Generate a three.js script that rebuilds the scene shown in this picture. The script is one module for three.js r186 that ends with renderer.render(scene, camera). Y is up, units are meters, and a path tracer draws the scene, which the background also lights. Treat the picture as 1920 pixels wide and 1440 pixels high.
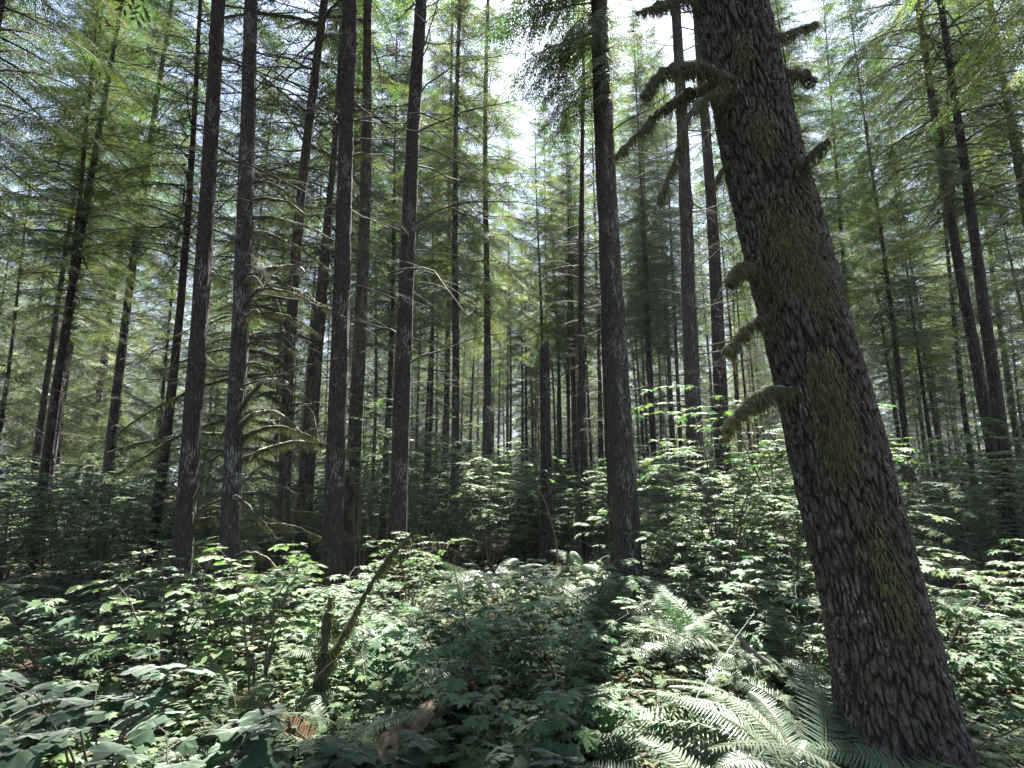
import * as THREE from 'three';
import { createNoise3D } from 'simplex-noise';

// ---------------------------------------------------------------- camera, sky, sun, exposure
const scene = new THREE.Scene();
const camera = new THREE.PerspectiveCamera(69.4, 4 / 3, 0.05, 600);
camera.position.set(0, 1.6, 0);
camera.rotation.set(THREE.MathUtils.degToRad(10), 0, 0);
const renderer = new THREE.WebGLRenderer({ antialias: true });
renderer.toneMapping = THREE.LinearToneMapping;
renderer.toneMappingExposure = 8.4;
renderer.shadowMap.enabled = true;
const SUN_EL = THREE.MathUtils.degToRad(60), SUN_AZ = THREE.MathUtils.degToRad(14);   // ahead of the camera, a little to its right
const sunDir = new THREE.Vector3(Math.sin(SUN_AZ) * Math.cos(SUN_EL), Math.sin(SUN_EL), -Math.cos(SUN_AZ) * Math.cos(SUN_EL));
{   // pale summer sky: bluer overhead, milky near the horizon, a broad glow round the sun
  const W = 512, H = 256, d = new Float32Array(W * H * 4);
  for (let y = 0; y < H; y++) for (let x = 0; x < W; x++) {
    const up = ((y + 0.5) / H - 0.5) * Math.PI, az = ((x + 0.5) / W - 0.5) * 2 * Math.PI, v = [Math.cos(az) * Math.cos(up), Math.sin(up), Math.sin(az) * Math.cos(up)];
    const a = Math.acos(Math.min(1, v[0] * sunDir.x + v[1] * sunDir.y + v[2] * sunDir.z)) * 57.3, k = Math.pow(Math.max(0, v[1]), 0.5), glow = 0.2 * Math.exp(-a / 22) + 1.6 * Math.exp(-a / 7);
    const o = (y * W + x) * 4, c = [[0.165, 0.075], [0.185, 0.108], [0.215, 0.205]];
    for (let q = 0; q < 3; q++) d[o + q] = c[q][0] + (c[q][1] - c[q][0]) * k + glow * [1, 0.97, 0.92][q];
    d[o + 3] = 1;
  }
  const t = new THREE.DataTexture(d, W, H, THREE.RGBAFormat, THREE.FloatType); t.mapping = THREE.EquirectangularReflectionMapping; t.magFilter = t.minFilter = THREE.LinearFilter; t.needsUpdate = true;
  scene.background = t; scene.environment = t;
}
const sun = new THREE.DirectionalLight(new THREE.Color(1, 0.965, 0.9), 5);
sun.position.copy(sunDir).multiplyScalar(120);
sun.castShadow = true; sun.shadow.radius = 1;
sun.shadow.mapSize.set(4096, 4096);
Object.assign(sun.shadow.camera, { left: -60, right: 60, top: 60, bottom: -60, near: 1, far: 300 });
scene.add(sun, sun.target);
scene.fog = new THREE.FogExp2(new THREE.Color(0.86, 0.93, 1.0), 0.0007);

// ---------------------------------------------------------------- helpers
function mulberry(a) { return () => { a = (a + 0x6d2b79f5) | 0; let t = Math.imul(a ^ (a >>> 15), 1 | a); t = (t + Math.imul(t ^ (t >>> 7), 61 | t)) ^ t; return ((t ^ (t >>> 14)) >>> 0) / 4294967296; }; }
const noise3 = createNoise3D(mulberry(7));
const V = (x = 0, y = 0, z = 0) => new THREE.Vector3(x, y, z);
const mix = (a, b, t) => a + (b - a) * t, clamp = (x, a = 0, b = 1) => Math.min(b, Math.max(a, x));
const sstep = (a, b, x) => { const t = clamp((x - a) / (b - a)); return t * t * (3 - 2 * t); };
const between = (r, a, b) => a + (b - a) * r();
const UPV = V(0, 1, 0);
function groundAt(x, z) { return 0.14 * noise3(x * 0.11, 3.3, z * 0.11) + 0.05 * noise3(x * 0.5, 9.1, z * 0.5) - 0.06; }

class MB {   // collects triangles
  constructor() { this.p = []; this.n = []; this.u = []; this.c = []; this.i = []; this.k = 0; }
  vert(x, y, z, nx, ny, nz, u, v, c) { this.p.push(x, y, z); this.n.push(nx, ny, nz); this.u.push(u, v); this.c.push(c[0], c[1], c[2]); return this.k++; }
  tri(a, b, c, col) {   // flat, both sides seen
    const ux = b[0] - a[0], uy = b[1] - a[1], uz = b[2] - a[2], vx = c[0] - a[0], vy = c[1] - a[1], vz = c[2] - a[2];
    let nx = uy * vz - uz * vy, ny = uz * vx - ux * vz, nz = ux * vy - uy * vx; const l = Math.hypot(nx, ny, nz) || 1; nx /= l; ny /= l; nz /= l;
    this.i.push(this.vert(...a, nx, ny, nz, 0, 0, col), this.vert(...b, nx, ny, nz, 1, 0, col), this.vert(...c, nx, ny, nz, 0.5, 1, col));
  }
  tube(pts, rad, sides, col, uRep = 1, vScale = 1, bump) {
    const n = pts.length; let ref = Math.abs(pts[1].clone().sub(pts[0]).normalize().y) > 0.8 ? V(1, 0, 0) : V(0, 1, 0), base = this.k, len = 0;
    const T = V(), A = V(), B = V();
    for (let j = 0; j < n; j++) {
      T.copy(pts[Math.min(n - 1, j + 1)]).sub(pts[Math.max(0, j - 1)]).normalize();
      A.copy(ref).addScaledVector(T, -ref.dot(T)).normalize(); ref = A.clone(); B.crossVectors(T, A);
      if (j) len += pts[j].distanceTo(pts[j - 1]);
      for (let s = 0; s <= sides; s++) {
        const a = (s % sides) / sides * Math.PI * 2, ca = Math.cos(a), sa = Math.sin(a), r = rad[j] + (bump ? bump(a, len, j) : 0);
        const nx = A.x * ca + B.x * sa, ny = A.y * ca + B.y * sa, nz = A.z * ca + B.z * sa;
        this.vert(pts[j].x + nx * r, pts[j].y + ny * r, pts[j].z + nz * r, nx, ny, nz, s / sides * uRep, len * vScale, typeof col === 'function' ? col(a, len, j) : col);
      }
    }
    for (let j = 0; j < n - 1; j++) for (let s = 0; s < sides; s++) { const a = base + j * (sides + 1) + s, b = a + 1, c = a + sides + 1, d = c + 1; this.i.push(a, b, c, b, d, c); }
    for (const e of [0, n - 1]) {   // caps
      if (rad[e] < 0.004) continue;
      const q = pts[e], c = this.vert(q.x, q.y, q.z, T.x, T.y, T.z, 0.5, 0.5, typeof col === 'function' ? col(0, e ? len : 0, e) : col);
      for (let s = 0; s < sides; s++) { const a = base + e * (sides + 1) + s; e ? this.i.push(a, a + 1, c) : this.i.push(a + 1, a, c); }
    }
  }
  add(t, m, col) {   // a template {p, n, i} through a matrix
    const e = m.elements, b = this.k;
    for (let j = 0; j < t.p.length; j += 3) {
      const x = t.p[j], y = t.p[j + 1], z = t.p[j + 2], a = t.n[j], d = t.n[j + 1], f = t.n[j + 2];
      let nx = e[0] * a + e[4] * d + e[8] * f, ny = e[1] * a + e[5] * d + e[9] * f, nz = e[2] * a + e[6] * d + e[10] * f; const l = Math.hypot(nx, ny, nz) || 1;
      this.vert(e[0] * x + e[4] * y + e[8] * z + e[12], e[1] * x + e[5] * y + e[9] * z + e[13], e[2] * x + e[6] * y + e[10] * z + e[14], nx / l, ny / l, nz / l, t.u[j / 3 * 2], t.u[j / 3 * 2 + 1], col);
    }
    for (const q of t.i) this.i.push(b + q);
  }
  geo(smooth) {
    const g = new THREE.BufferGeometry();
    g.setAttribute('position', new THREE.Float32BufferAttribute(this.p, 3));
    g.setAttribute('normal', new THREE.Float32BufferAttribute(this.n, 3));
    g.setAttribute('uv', new THREE.Float32BufferAttribute(this.u, 2));
    g.setAttribute('color', new THREE.Float32BufferAttribute(this.c, 3));
    g.setIndex(this.i);
    if (smooth) g.computeVertexNormals();
    return g;
  }
}
const toName = [];   // things that are told apart by what stands next to them
const LANDMARKS = [['the grey furrowed fir', -3.03, -6.2], ['the mossy twin firs', -2.97, -7.8], ['the dark straight fir', -1.97, -6.3], ['the speckled trunk', -1.51, -7.5], ['the leaning mossy snag', -1.3, -4.05], ['the lone gap fir', -0.78, -16], ['the broken snag', 0.58, -10.3], ['the stout lichen fir', 1.56, -7.7], ['the tall ringed fir', 3.46, -10.5], ['the big mossy tree', 2.1, -3.4]];
function nameByPlace() {
  const rows = toName.map(([o, what, px, pz]) => {
    const x = px ?? o.position.x, z = pz ?? o.position.z, d = Math.hypot(x, z), az = Math.atan2(x, -z) * 57.3; let best = null, cost = 1e9;
    for (const [h, a, b] of LANDMARKS) { const q = Math.abs(az - Math.atan2(a, -b) * 57.3) + Math.abs(d - Math.hypot(a, b)) * 0.25; if (q < cost) { cost = q; best = [h, Math.atan2(a, -b) * 57.3, Math.hypot(a, b)]; } }
    const da = az - best[1], rel = Math.abs(da) < 2.5 ? (d > best[2] ? 'straight behind' : 'straight in front of') : Math.abs(da) > 14 ? (da < 0 ? 'far left of' : 'far right of') : da < 0 ? 'left of' : 'right of';
    return { o, d, what, key: rel + ' ' + best[0] };
  });
  rows.sort((a, b) => a.d - b.d);
  const seen = {}, ORD = ['', ', second back,', ', third back,', ', fourth back,', ', fifth back,', ', sixth back,', ', seventh back,', ', eighth back,', ', ninth back,', ', tenth back,', ', eleventh back,', ', twelfth back,'];
  for (const q of rows) { const k = q.what + q.key, n = seen[k] = (seen[k] ?? -1) + 1; q.o.userData.label = q.what + (ORD[n] ?? ', far back,') + ' ' + q.key; }
}
const taken = {};
function numbered(name) { const k = taken[name] = (taken[name] ?? -1) + 1; return k ? name + '_' + String(k).padStart(3, '0') : name; }
function tag(o, label, category, group, kind) { o.userData = { ...(label && { label }), ...(category && { category }), ...(group && { group }), ...(kind && { kind }) }; return o; }
function thing(name, label, category, [x, y, z], turn = 0, group) {
  const o = new THREE.Group(); o.name = numbered(name); o.position.set(x, y, z); o.rotation.y = turn; scene.add(o);
  return tag(o, label, category, group);
}
function part(name, geo, mat, parent, kind) {
  const m = new THREE.Mesh(geo, mat); m.name = name; m.castShadow = m.receiveShadow = true; if (kind) m.userData.kind = kind; parent.add(m); return m;
}
const bez = (a, b, c, n) => Array.from({ length: n + 1 }, (_, k) => { const t = k / n, s = 1 - t; return V(a.x * s * s + 2 * b.x * s * t + c.x * t * t, a.y * s * s + 2 * b.y * s * t + c.y * t * t, a.z * s * s + 2 * b.z * s * t + c.z * t * t); });
function basis(x, n, p, s) {   // x: along, n: towards the upper face
  const X = x.clone().normalize(), Z = V().crossVectors(X, n).normalize(), Y = V().crossVectors(Z, X);
  return new THREE.Matrix4().makeBasis(X, Y, Z).scale(V(s, s, s)).setPosition(p);
}

// ---------------------------------------------------------------- computed textures
function periodicValue(seed, P) { const r = mulberry(seed), t = Float32Array.from({ length: P * P }, r); return (x, y) => { const xi = Math.floor(x), yi = Math.floor(y), fx = x - xi, fy = y - yi, sx = fx * fx * (3 - 2 * fx), sy = fy * fy * (3 - 2 * fy), q = (a, b) => t[((b % P + P) % P) * P + ((a % P + P) % P)]; return mix(mix(q(xi, yi), q(xi + 1, yi), sx), mix(q(xi, yi + 1), q(xi + 1, yi + 1), sx), sy); }; }
function fbm(seed, P0, oct) { const L = Array.from({ length: oct }, (_, k) => periodicValue(seed + k, P0 << k)); return (u, v) => { let s = 0, a = 0.5, w = 0; for (let k = 0; k < oct; k++) { s += a * L[k](u * (P0 << k), v * (P0 << k)); w += a; a *= 0.55; } return s / w; }; }
function worley(seed, nx, ny) {   // periodic plates: returns [F2 - F1, id]
  const r = mulberry(seed), pts = Array.from({ length: nx * ny }, () => [r(), r(), r()]);
  return (u, v, ax, ay) => {
    const x = u * nx, y = v * ny, xi = Math.floor(x), yi = Math.floor(y); let f1 = 9, f2 = 9, id = 0;
    for (let j = -1; j <= 1; j++) for (let i = -1; i <= 1; i++) {
      const c = pts[(((yi + j) % ny + ny) % ny) * nx + (((xi + i) % nx + nx) % nx)], dx = (xi + i + c[0] - x) * ax, dy = (yi + j + c[1] - y) * ay, d = dx * dx + dy * dy;
      if (d < f1) { f2 = f1; f1 = d; id = c[2]; } else if (d < f2) f2 = d;
    }
    return [Math.sqrt(f2) - Math.sqrt(f1), id];
  };
}
function tex(W, H, f, srgb) {
  const d = new Uint8Array(W * H * 4);
  for (let y = 0; y < H; y++) for (let x = 0; x < W; x++) { const c = f((x + 0.5) / W, (y + 0.5) / H), o = (y * W + x) * 4; d[o] = clamp(c[0]) * 255; d[o + 1] = clamp(c[1]) * 255; d[o + 2] = clamp(c[2]) * 255; d[o + 3] = 255; }
  const t = new THREE.DataTexture(d, W, H); t.wrapS = t.wrapT = THREE.RepeatWrapping; t.magFilter = THREE.LinearFilter; t.needsUpdate = true; if (srgb) t.colorSpace = THREE.SRGBColorSpace; return t;
}
const S = (c) => c <= 0.0031308 ? c * 12.92 : 1.055 * Math.pow(c, 1 / 2.4) - 0.055;
const lerp3 = (a, b, t) => [mix(a[0], b[0], t), mix(a[1], b[1], t), mix(a[2], b[2], t)];
const plates = worley(11, 15, 9), plates2 = worley(12, 34, 26), warpU = fbm(31, 4, 3), warpV = fbm(41, 4, 3), fine = fbm(51, 32, 3), patch = fbm(61, 4, 4), patch2 = fbm(71, 6, 4), grain = fbm(81, 64, 2);
function barkHeight(u, v) {   // one tile of furrowed bark, 0 in the furrows, 1 on the plates
  const a = warpU(u, v), b = warpV(u, v), uu = u + (a - 0.5) * 0.11, vv = v + (b - 0.5) * 0.14;
  const [e, id] = plates(uu, vv, 1, 0.6), [e2] = plates2(uu, vv, 1, 0.8), w = 0.06 + 0.3 * b;
  return sstep(0.01, w, e) * (0.72 + 0.28 * id) * (0.8 + 0.2 * sstep(0, 0.1, e2)) + (fine(u, v) - 0.5) * 0.55;
}
const TW = 512, TH = 1024;
const barkBump = tex(TW, TH, (u, v) => { const h = clamp(barkHeight(u, v)); return [h, h, h]; });
function barkColor(base, inner, lichen, lichenAt, moss, mossAt) {
  return tex(TW, TH, (u, v) => {
    const h = clamp(barkHeight(u, v)), g = grain(u, v), f = fine(u, v);
    let c = lerp3(inner, base, sstep(0.1, 0.5, h)); const k = 0.25 + 1.5 * f * (0.3 + 1.4 * g); c = c.map((x) => x * k);
    const l = sstep(lichenAt, lichenAt + 0.1, patch(u, v) * 0.72 + g * 0.28) * sstep(0.3, 0.6, h); c = lerp3(c, lichen.map((x) => x * (0.6 + 0.7 * g)), l * 0.85);
    const m = sstep(mossAt, mossAt + 0.12, patch2(u, v) * 0.75 + f * 0.25); c = lerp3(c, moss.map((x) => x * (0.5 + g)), m);
    return c.map(S);
  }, true);
}
const barkA = barkColor([0.046, 0.033, 0.029], [0.036, 0.023, 0.019], [0.24, 0.24, 0.215], 0.61, [0.07, 0.075, 0.02], 0.8);
const barkB = barkColor([0.055, 0.044, 0.036], [0.04, 0.027, 0.02], [0.2, 0.21, 0.17], 0.63, [0.085, 0.085, 0.022], 0.58);
const barkC = barkColor([0.056, 0.045, 0.041], [0.043, 0.031, 0.026], [0.25, 0.25, 0.225], 0.57, [0.07, 0.075, 0.02], 0.8);
const barkD = barkColor([0.07, 0.056, 0.047], [0.036, 0.025, 0.019], [0.22, 0.21, 0.185], 0.62, [0.06, 0.058, 0.02], 0.68);
const std = (o) => new THREE.MeshStandardMaterial(o);
const M = {
  barkDark: std({ map: barkA, bumpMap: barkBump, bumpScale: 0.022, roughness: 0.9 }),
  barkMossy: std({ map: barkB, bumpMap: barkBump, bumpScale: 0.024, roughness: 0.92 }),
  barkBig: std({ map: barkD, bumpMap: barkBump, bumpScale: 0.02, roughness: 0.92 }),
  barkPale: std({ map: barkC, bumpMap: barkBump, bumpScale: 0.024, roughness: 0.88 }),
  twig: std({ color: new THREE.Color().setRGB(0.06, 0.049, 0.04), roughness: 0.9 }),
  twigMoss: std({ color: new THREE.Color().setRGB(0.075, 0.068, 0.034), roughness: 0.95 }),
  stem: std({ color: new THREE.Color().setRGB(0.10, 0.075, 0.055), roughness: 0.8 }),
  moss: new THREE.MeshPhysicalMaterial({ color: 0xffffff, vertexColors: true, roughness: 1, transmission: 0.3, thickness: 0 }),
  wood: std({ vertexColors: true, roughness: 0.9 }),
};
const leafMat = (r, g, b, o = {}) => new THREE.MeshPhysicalMaterial({ color: new THREE.Color().setRGB(r, g, b), roughness: 0.9, specularIntensity: 0.6, transmission: 0.56, thickness: 0, clearcoat: 0.26, clearcoatRoughness: 0.32, side: THREE.DoubleSide, ...o });
M.needle = leafMat(1, 1, 1, { vertexColors: true, clearcoat: 0.1, clearcoatRoughness: 0.5, transmission: 0.5 });
M.leaves = leafMat(1, 1, 1, { vertexColors: true, clearcoat: 0.06, transmission: 0.6 });
M.maple = [leafMat(0.055, 0.14, 0.045), leafMat(0.045, 0.125, 0.045), leafMat(0.07, 0.16, 0.04), leafMat(0.05, 0.12, 0.05), leafMat(0.09, 0.17, 0.04)];
M.broad = [leafMat(0.03, 0.078, 0.036, { clearcoat: 0.05 }), leafMat(0.036, 0.086, 0.036, { clearcoat: 0.05 }), leafMat(0.044, 0.092, 0.034, { clearcoat: 0.05 })];
M.oval = [leafMat(0.10, 0.18, 0.05, { clearcoat: 0.3 }), leafMat(0.12, 0.2, 0.055, { clearcoat: 0.3 })];
M.fern = [leafMat(0.05, 0.10, 0.042, { transmission: 0.3, clearcoat: 1, clearcoatRoughness: 0.36, specularIntensity: 1 }), leafMat(0.06, 0.11, 0.042, { transmission: 0.3, clearcoat: 1, clearcoatRoughness: 0.36, specularIntensity: 1 })];
M.fernDead = leafMat(0.13, 0.075, 0.035, { clearcoat: 0, transmission: 0.2 });
M.rachis = std({ color: new THREE.Color().setRGB(0.12, 0.11, 0.04), roughness: 0.7 });
M.deadLeaf = leafMat(0.16, 0.07, 0.035, { clearcoat: 0, transmission: 0.2 });
const soilN = fbm(101, 8, 5), soilP = fbm(111, 5, 3);
M.soil = std({ map: tex(512, 512, (u, v) => lerp3([0.028, 0.02, 0.014], [0.075, 0.05, 0.03], sstep(0.3, 0.7, soilN(u, v))).map((x, k) => S(x + [0.012, 0.02, 0.004][k] * sstep(0.55, 0.7, soilP(u, v)))), true), bumpMap: tex(512, 512, (u, v) => { const h = soilN(u, v); return [h, h, h]; }), bumpScale: 0.03, roughness: 1 });
for (const t of [M.soil.map, M.soil.bumpMap]) t.repeat.set(80, 80);

// ---------------------------------------------------------------- ground
{
  const N = 200, g = new THREE.PlaneGeometry(2, 2, N, N); g.rotateX(-Math.PI / 2);
  const p = g.attributes.position;
  for (let k = 0; k < p.count; k++) { const f = (t) => Math.sign(t) * Math.pow(Math.abs(t), 1.8) * 180, x = f(p.getX(k)), z = f(p.getZ(k)); p.setXYZ(k, x, groundAt(x, z), z); g.attributes.uv.setXY(k, x / 200, z / 200); }
  g.computeVertexNormals();
  const o = part('ground', g, M.soil, scene); tag(o, 'dark forest floor under the shrubs and ferns', 'ground', null, 'structure');
}

// ---------------------------------------------------------------- tree pieces
function trunkGeo({ path, rad, sides, seg, uRep, seed, rough = 0.006, flare = 0.35, knots = 0, col = [1, 1, 1] }) {
  const mb = new MB(), pts = [], rr = [];
  for (let k = 0; k <= seg; k++) { const t = k / seg; pts.push(path(t)); rr.push(rad(t)); }
  const H = pts[seg].y - pts[0].y;
  mb.tube(pts, rr, sides, col, uRep, 0.55, (a, l, j) => {
    const r = rr[j], low = Math.exp(-l / 0.35);
    let d = r * (flare * low * (1 + 0.5 * Math.cos(a * 4 + seed)) + 0.06 * noise3(Math.cos(a) * 0.8 + seed, l * 0.9, Math.sin(a) * 0.8)) + rough * noise3(Math.cos(a) * 3 + seed, l * 6, Math.sin(a) * 3);
    if (knots) { const w = (l / 0.42) % 1; d += knots * Math.exp(-((w - 0.5) ** 2) / 0.004) * (0.4 + 0.6 * noise3(a, l, seed)); }
    return d * sstep(0, 0.03, r);
  });
  return mb.geo(true);
}
function deadBranch(mb, r, len, { thick = 1, twigs = 1, droop = 0.25, rise = 0.2, sides = 4, col = [1, 1, 1], m = null } = {}) {
  // from the origin along +x
  const a = V(0, 0, 0), b = V(len * 0.5, len * between(r, rise * 0.4, rise), len * between(r, -0.1, 0.1)), c = V(len, len * between(r, -droop, rise * 0.4), len * between(r, -0.25, 0.25));
  const n = 7, pts = bez(a, b, c, n).map((p, k) => p.add(V(0, between(r, -1, 1), between(r, -1, 1)).multiplyScalar(k ? len * 0.012 : 0))), r0 = (0.0065 + 0.0065 * len) * thick, rr = pts.map((_, k) => mix(r0, 0.0025 * thick, Math.pow(k / n, 0.8)));
  if (m) pts.forEach((p) => p.applyMatrix4(m));
  mb.tube(pts, rr, sides, col);
  const count = Math.round(len * 7 * twigs), T = V(), sd = V();
  for (let k = 0; k < count; k++) {
    const t = between(r, 0.18, 1), f = t * n, i = Math.min(n - 1, Math.floor(f)), p = pts[i].clone().lerp(pts[i + 1], f - i);
    T.copy(pts[i + 1]).sub(pts[i]).normalize(); sd.crossVectors(T, UPV).normalize().multiplyScalar(r() < 0.5 ? -1 : 1);
    const l = between(r, 0.12, 0.42) * Math.min(1, len * 0.8) * (1.2 - t * 0.7), d = sd.clone().addScaledVector(T, between(r, 0.3, 1)).add(V(0, between(r, -0.5, 0.3), 0)).normalize();
    const e = p.clone().addScaledVector(d, l).add(V(0, -l * between(r, 0, 0.3), 0)), mm = p.clone().addScaledVector(d, l * 0.5);
    mb.tube([p, mm, e], [0.0035 * thick, 0.0028 * thick, 0.0012], 3, col);
    if (l > 0.18 && twigs > 0.8) for (let q = 0; q < 2; q++) { const s0 = p.clone().lerp(e, between(r, 0.35, 0.8)), d2 = d.clone().add(V(between(r, -0.8, 0.8), between(r, -0.5, 0.3), between(r, -0.8, 0.8))).normalize(); mb.tube([s0, s0.clone().addScaledVector(d2, l * 0.45)], [0.0024 * thick, 0.001], 3, col); }
  }
}
function strands(mb, r, pts, rr, n, lmin, lmax, colors) {   // hanging moss
  const off = r() * 90;
  for (let k = 0; k < n; k++) {
    const f = r() * (pts.length - 1), cl = noise3(f * 0.55, off, 5), i = Math.min(pts.length - 2, Math.floor(f)), p = pts[i].clone().lerp(pts[i + 1], f - i), R = mix(rr[i], rr[i + 1], f - i), a = r() * 6.283;
    const T = pts[i + 1].clone().sub(pts[i]).normalize(), A = V().crossVectors(T, UPV).normalize(), B = V().crossVectors(A, T);
    const d = A.clone().multiplyScalar(Math.cos(a)).addScaledVector(B, Math.sin(a)); p.addScaledVector(d, R * 0.75);
    if (cl < -0.15 && r() < 0.7) continue;
    const l = between(r, lmin, lmax) * (1 + 0.7 * cl) * (Math.sin(a) < 0 ? 1.4 : 0.5), e = p.clone().addScaledVector(d, l * 0.55).add(V(between(r, -0.3, 0.3) * l, -l * 0.9, between(r, -0.3, 0.3) * l)), w = T.clone().multiplyScalar(between(r, 0.0015, 0.004)), mid = p.clone().lerp(e, 0.5).addScaledVector(d, l * 0.12), c = colors[(r() * colors.length) | 0];
    mb.tri([p.x - w.x, p.y - w.y, p.z - w.z], [p.x + w.x, p.y + w.y, p.z + w.z], [mid.x, mid.y, mid.z], c);
    mb.tri([mid.x - w.x * 0.8, mid.y - w.y * 0.8, mid.z - w.z * 0.8], [mid.x + w.x * 0.8, mid.y + w.y * 0.8, mid.z + w.z * 0.8], [e.x, e.y, e.z], c);
  }
}
const MOSS = [[0.075, 0.088, 0.022], [0.12, 0.13, 0.034], [0.04, 0.044, 0.013], [0.16, 0.16, 0.05], [0.07, 0.06, 0.022]];
function mossyBranch(r, pts, r0, r1, opt = {}) {   // wood and moss sleeve along a path
  const n = pts.length - 1, rr = pts.map((_, k) => mix(r0, r1, k / n)), w = new MB(), m = new MB(), sd = r() * 50;
  w.tube(pts, rr.map((x) => x * 0.55), 6, [1, 1, 1]);
  const cover = pts.slice(0, opt.bare ? n - 1 : n + 1), cr = rr.slice(0, cover.length);
  const fineC = new THREE.CatmullRomCurve3(cover), nf = Math.max(12, Math.round(fineC.getLength() / 0.014)), fp = fineC.getPoints(nf), fr = fp.map((_, k) => mix(cr[0], cr[cr.length - 1], k / nf) * (opt.clump ? (0.62 + 0.55 * noise3(k * 0.014 * 9, sd, 3)) * (1 - 0.75 * sstep(0.75, 1, k / nf)) : 1));
  m.tube(fp, fr.map((x) => x * 0.85), 14, (a, l) => { const t = 0.5 + 0.5 * noise3(Math.cos(a) * 2 + sd, l * 40, Math.sin(a) * 2); return MOSS[2].map((x) => x * (0.6 + 1.6 * t)); }, 1, 1, (a, l, j) => fr[j] * (0.3 * noise3(Math.cos(a) + sd, l * 9, Math.sin(a)) + 0.3 * noise3(Math.cos(a) * 2.5 + sd, l * 38, Math.sin(a) * 2.5)));
  strands(m, r, cover, cr, opt.hair ?? 260, opt.l0 ?? 0.02, opt.l1 ?? 0.07, MOSS);
  strands(m, r, cover, cr, (opt.hair ?? 260) * 0.06, (opt.l1 ?? 0.07), (opt.l1 ?? 0.07) * 2.6, MOSS);
  return [w.geo(true), m.geo(false)];
}
const NEEDLES = [[0.085, 0.128, 0.034], [0.105, 0.15, 0.034], [0.062, 0.11, 0.04], [0.125, 0.165, 0.036], [0.08, 0.12, 0.04]];
function bough(mb, wood, r, m, L, tone, dens = 1, size = 1) {   // a live bough along +x of m, flat sprays that droop
  const c0 = V(0, 0, 0), c1 = V(L * 0.5, L * between(r, 0.02, 0.14), L * between(r, -0.08, 0.08)), c2 = V(L, -L * between(r, 0.1, 0.38), L * between(r, -0.2, 0.2));
  const n = 6, loc = bez(c0, c1, c2, n), pts = loc.map((p) => p.clone().applyMatrix4(m));
  wood.tube(pts, pts.map((_, k) => mix(0.008 + 0.006 * L, 0.002, k / n)), 3, [1, 1, 1]);
  const step = 0.105 / dens, P = V(), T = V(), sd = V(), d = V(), up = UPV.clone(), q = V(), a = V(), b = V(), e = V();
  for (let s = L * 0.12; s < L; s += step) {
    const f = s / L * n, i = Math.min(n - 1, Math.floor(f)); P.copy(pts[i]).lerp(pts[i + 1], f - i); T.copy(pts[i + 1]).sub(pts[i]).normalize(); sd.crossVectors(T, up).normalize();
    for (const sg of [-1, 1]) {
      if (r() < 0.16) continue;
      const bl = (0.12 + 0.34 * L * 0.42 * Math.sin(Math.PI * Math.pow(s / L, 0.75)) + 0.08) * between(r, 0.6, 1.2);
      d.copy(sd).multiplyScalar(sg).addScaledVector(T, between(r, 0.5, 1.1)).normalize(); d.y -= between(r, 0.1, 0.6); d.normalize();
      const col = tone.map((x) => x * between(r, 0.75, 1.3));
      for (let t = 0.03; t < bl; t += 0.062 / dens) {
        q.copy(P).addScaledVector(d, t); q.y -= t * t * 0.5;
        for (const s2 of [-1, 1]) {
          const l = between(r, 0.07, 0.15) * size * (1.15 - 0.6 * t / bl), w = between(r, 0.008, 0.015) * size;
          a.crossVectors(d, up).normalize().multiplyScalar(s2).addScaledVector(d, between(r, 0.5, 1.2)); a.y += between(r, -0.55, 0.15); a.normalize();
          b.copy(d).multiplyScalar(w * 1.6);
          e.copy(q).addScaledVector(a, l);
          const mx = q.x + a.x * l * 0.45, my = q.y + a.y * l * 0.45, mz = q.z + a.z * l * 0.45;
          mb.tri([mx - b.x, my - b.y, mz - b.z], [mx + b.x, my + b.y, mz + b.z], [e.x, e.y, e.z], col);
          mb.tri([mx + b.x, my + b.y, mz + b.z], [mx - b.x, my - b.y, mz - b.z], [q.x, q.y, q.z], col);
        }
      }
    }
  }
}
function crownGeos(seed, { H, R, whorl = 0.5, per = 4.2, tone = 0, dens = 1, size = 1, top = 0.75, rise = 0.1, skip = 0.08 }) {   // base of the live crown at y = 0
  const r = mulberry(seed), mb = new MB(), wood = new MB();
  for (let y = 0; y < H; y += whorl * between(r, 0.7, 1.3)) {
    const t = y / H, k = Math.round(per * between(r, 0.75, 1.25)), a0 = r() * 6.283;
    for (let j = 0; j < k; j++) {
      if (r() < skip) continue;
      const L = Math.max(0.35, R * (0.72 + 0.28 * Math.min(1, t * 6)) * Math.pow(1 - t, top) * between(r, 0.65, 1.15)), az = a0 + j / k * 6.283 + between(r, -0.35, 0.35), pitch = mix(-0.12, 0.75, Math.pow(t, 1.5)) + between(r, -0.2, 0.2) + rise;
      const m = new THREE.Matrix4().makeRotationFromEuler(new THREE.Euler(0, az, pitch, 'YXZ')).setPosition(0, y + between(r, -0.15, 0.15), 0);
      bough(mb, wood, r, m, L, NEEDLES[(tone + ((r() * 1.6) | 0)) % 5], dens, size);
    }
  }
  return [mb.geo(false), wood.geo(false)];
}
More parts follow.
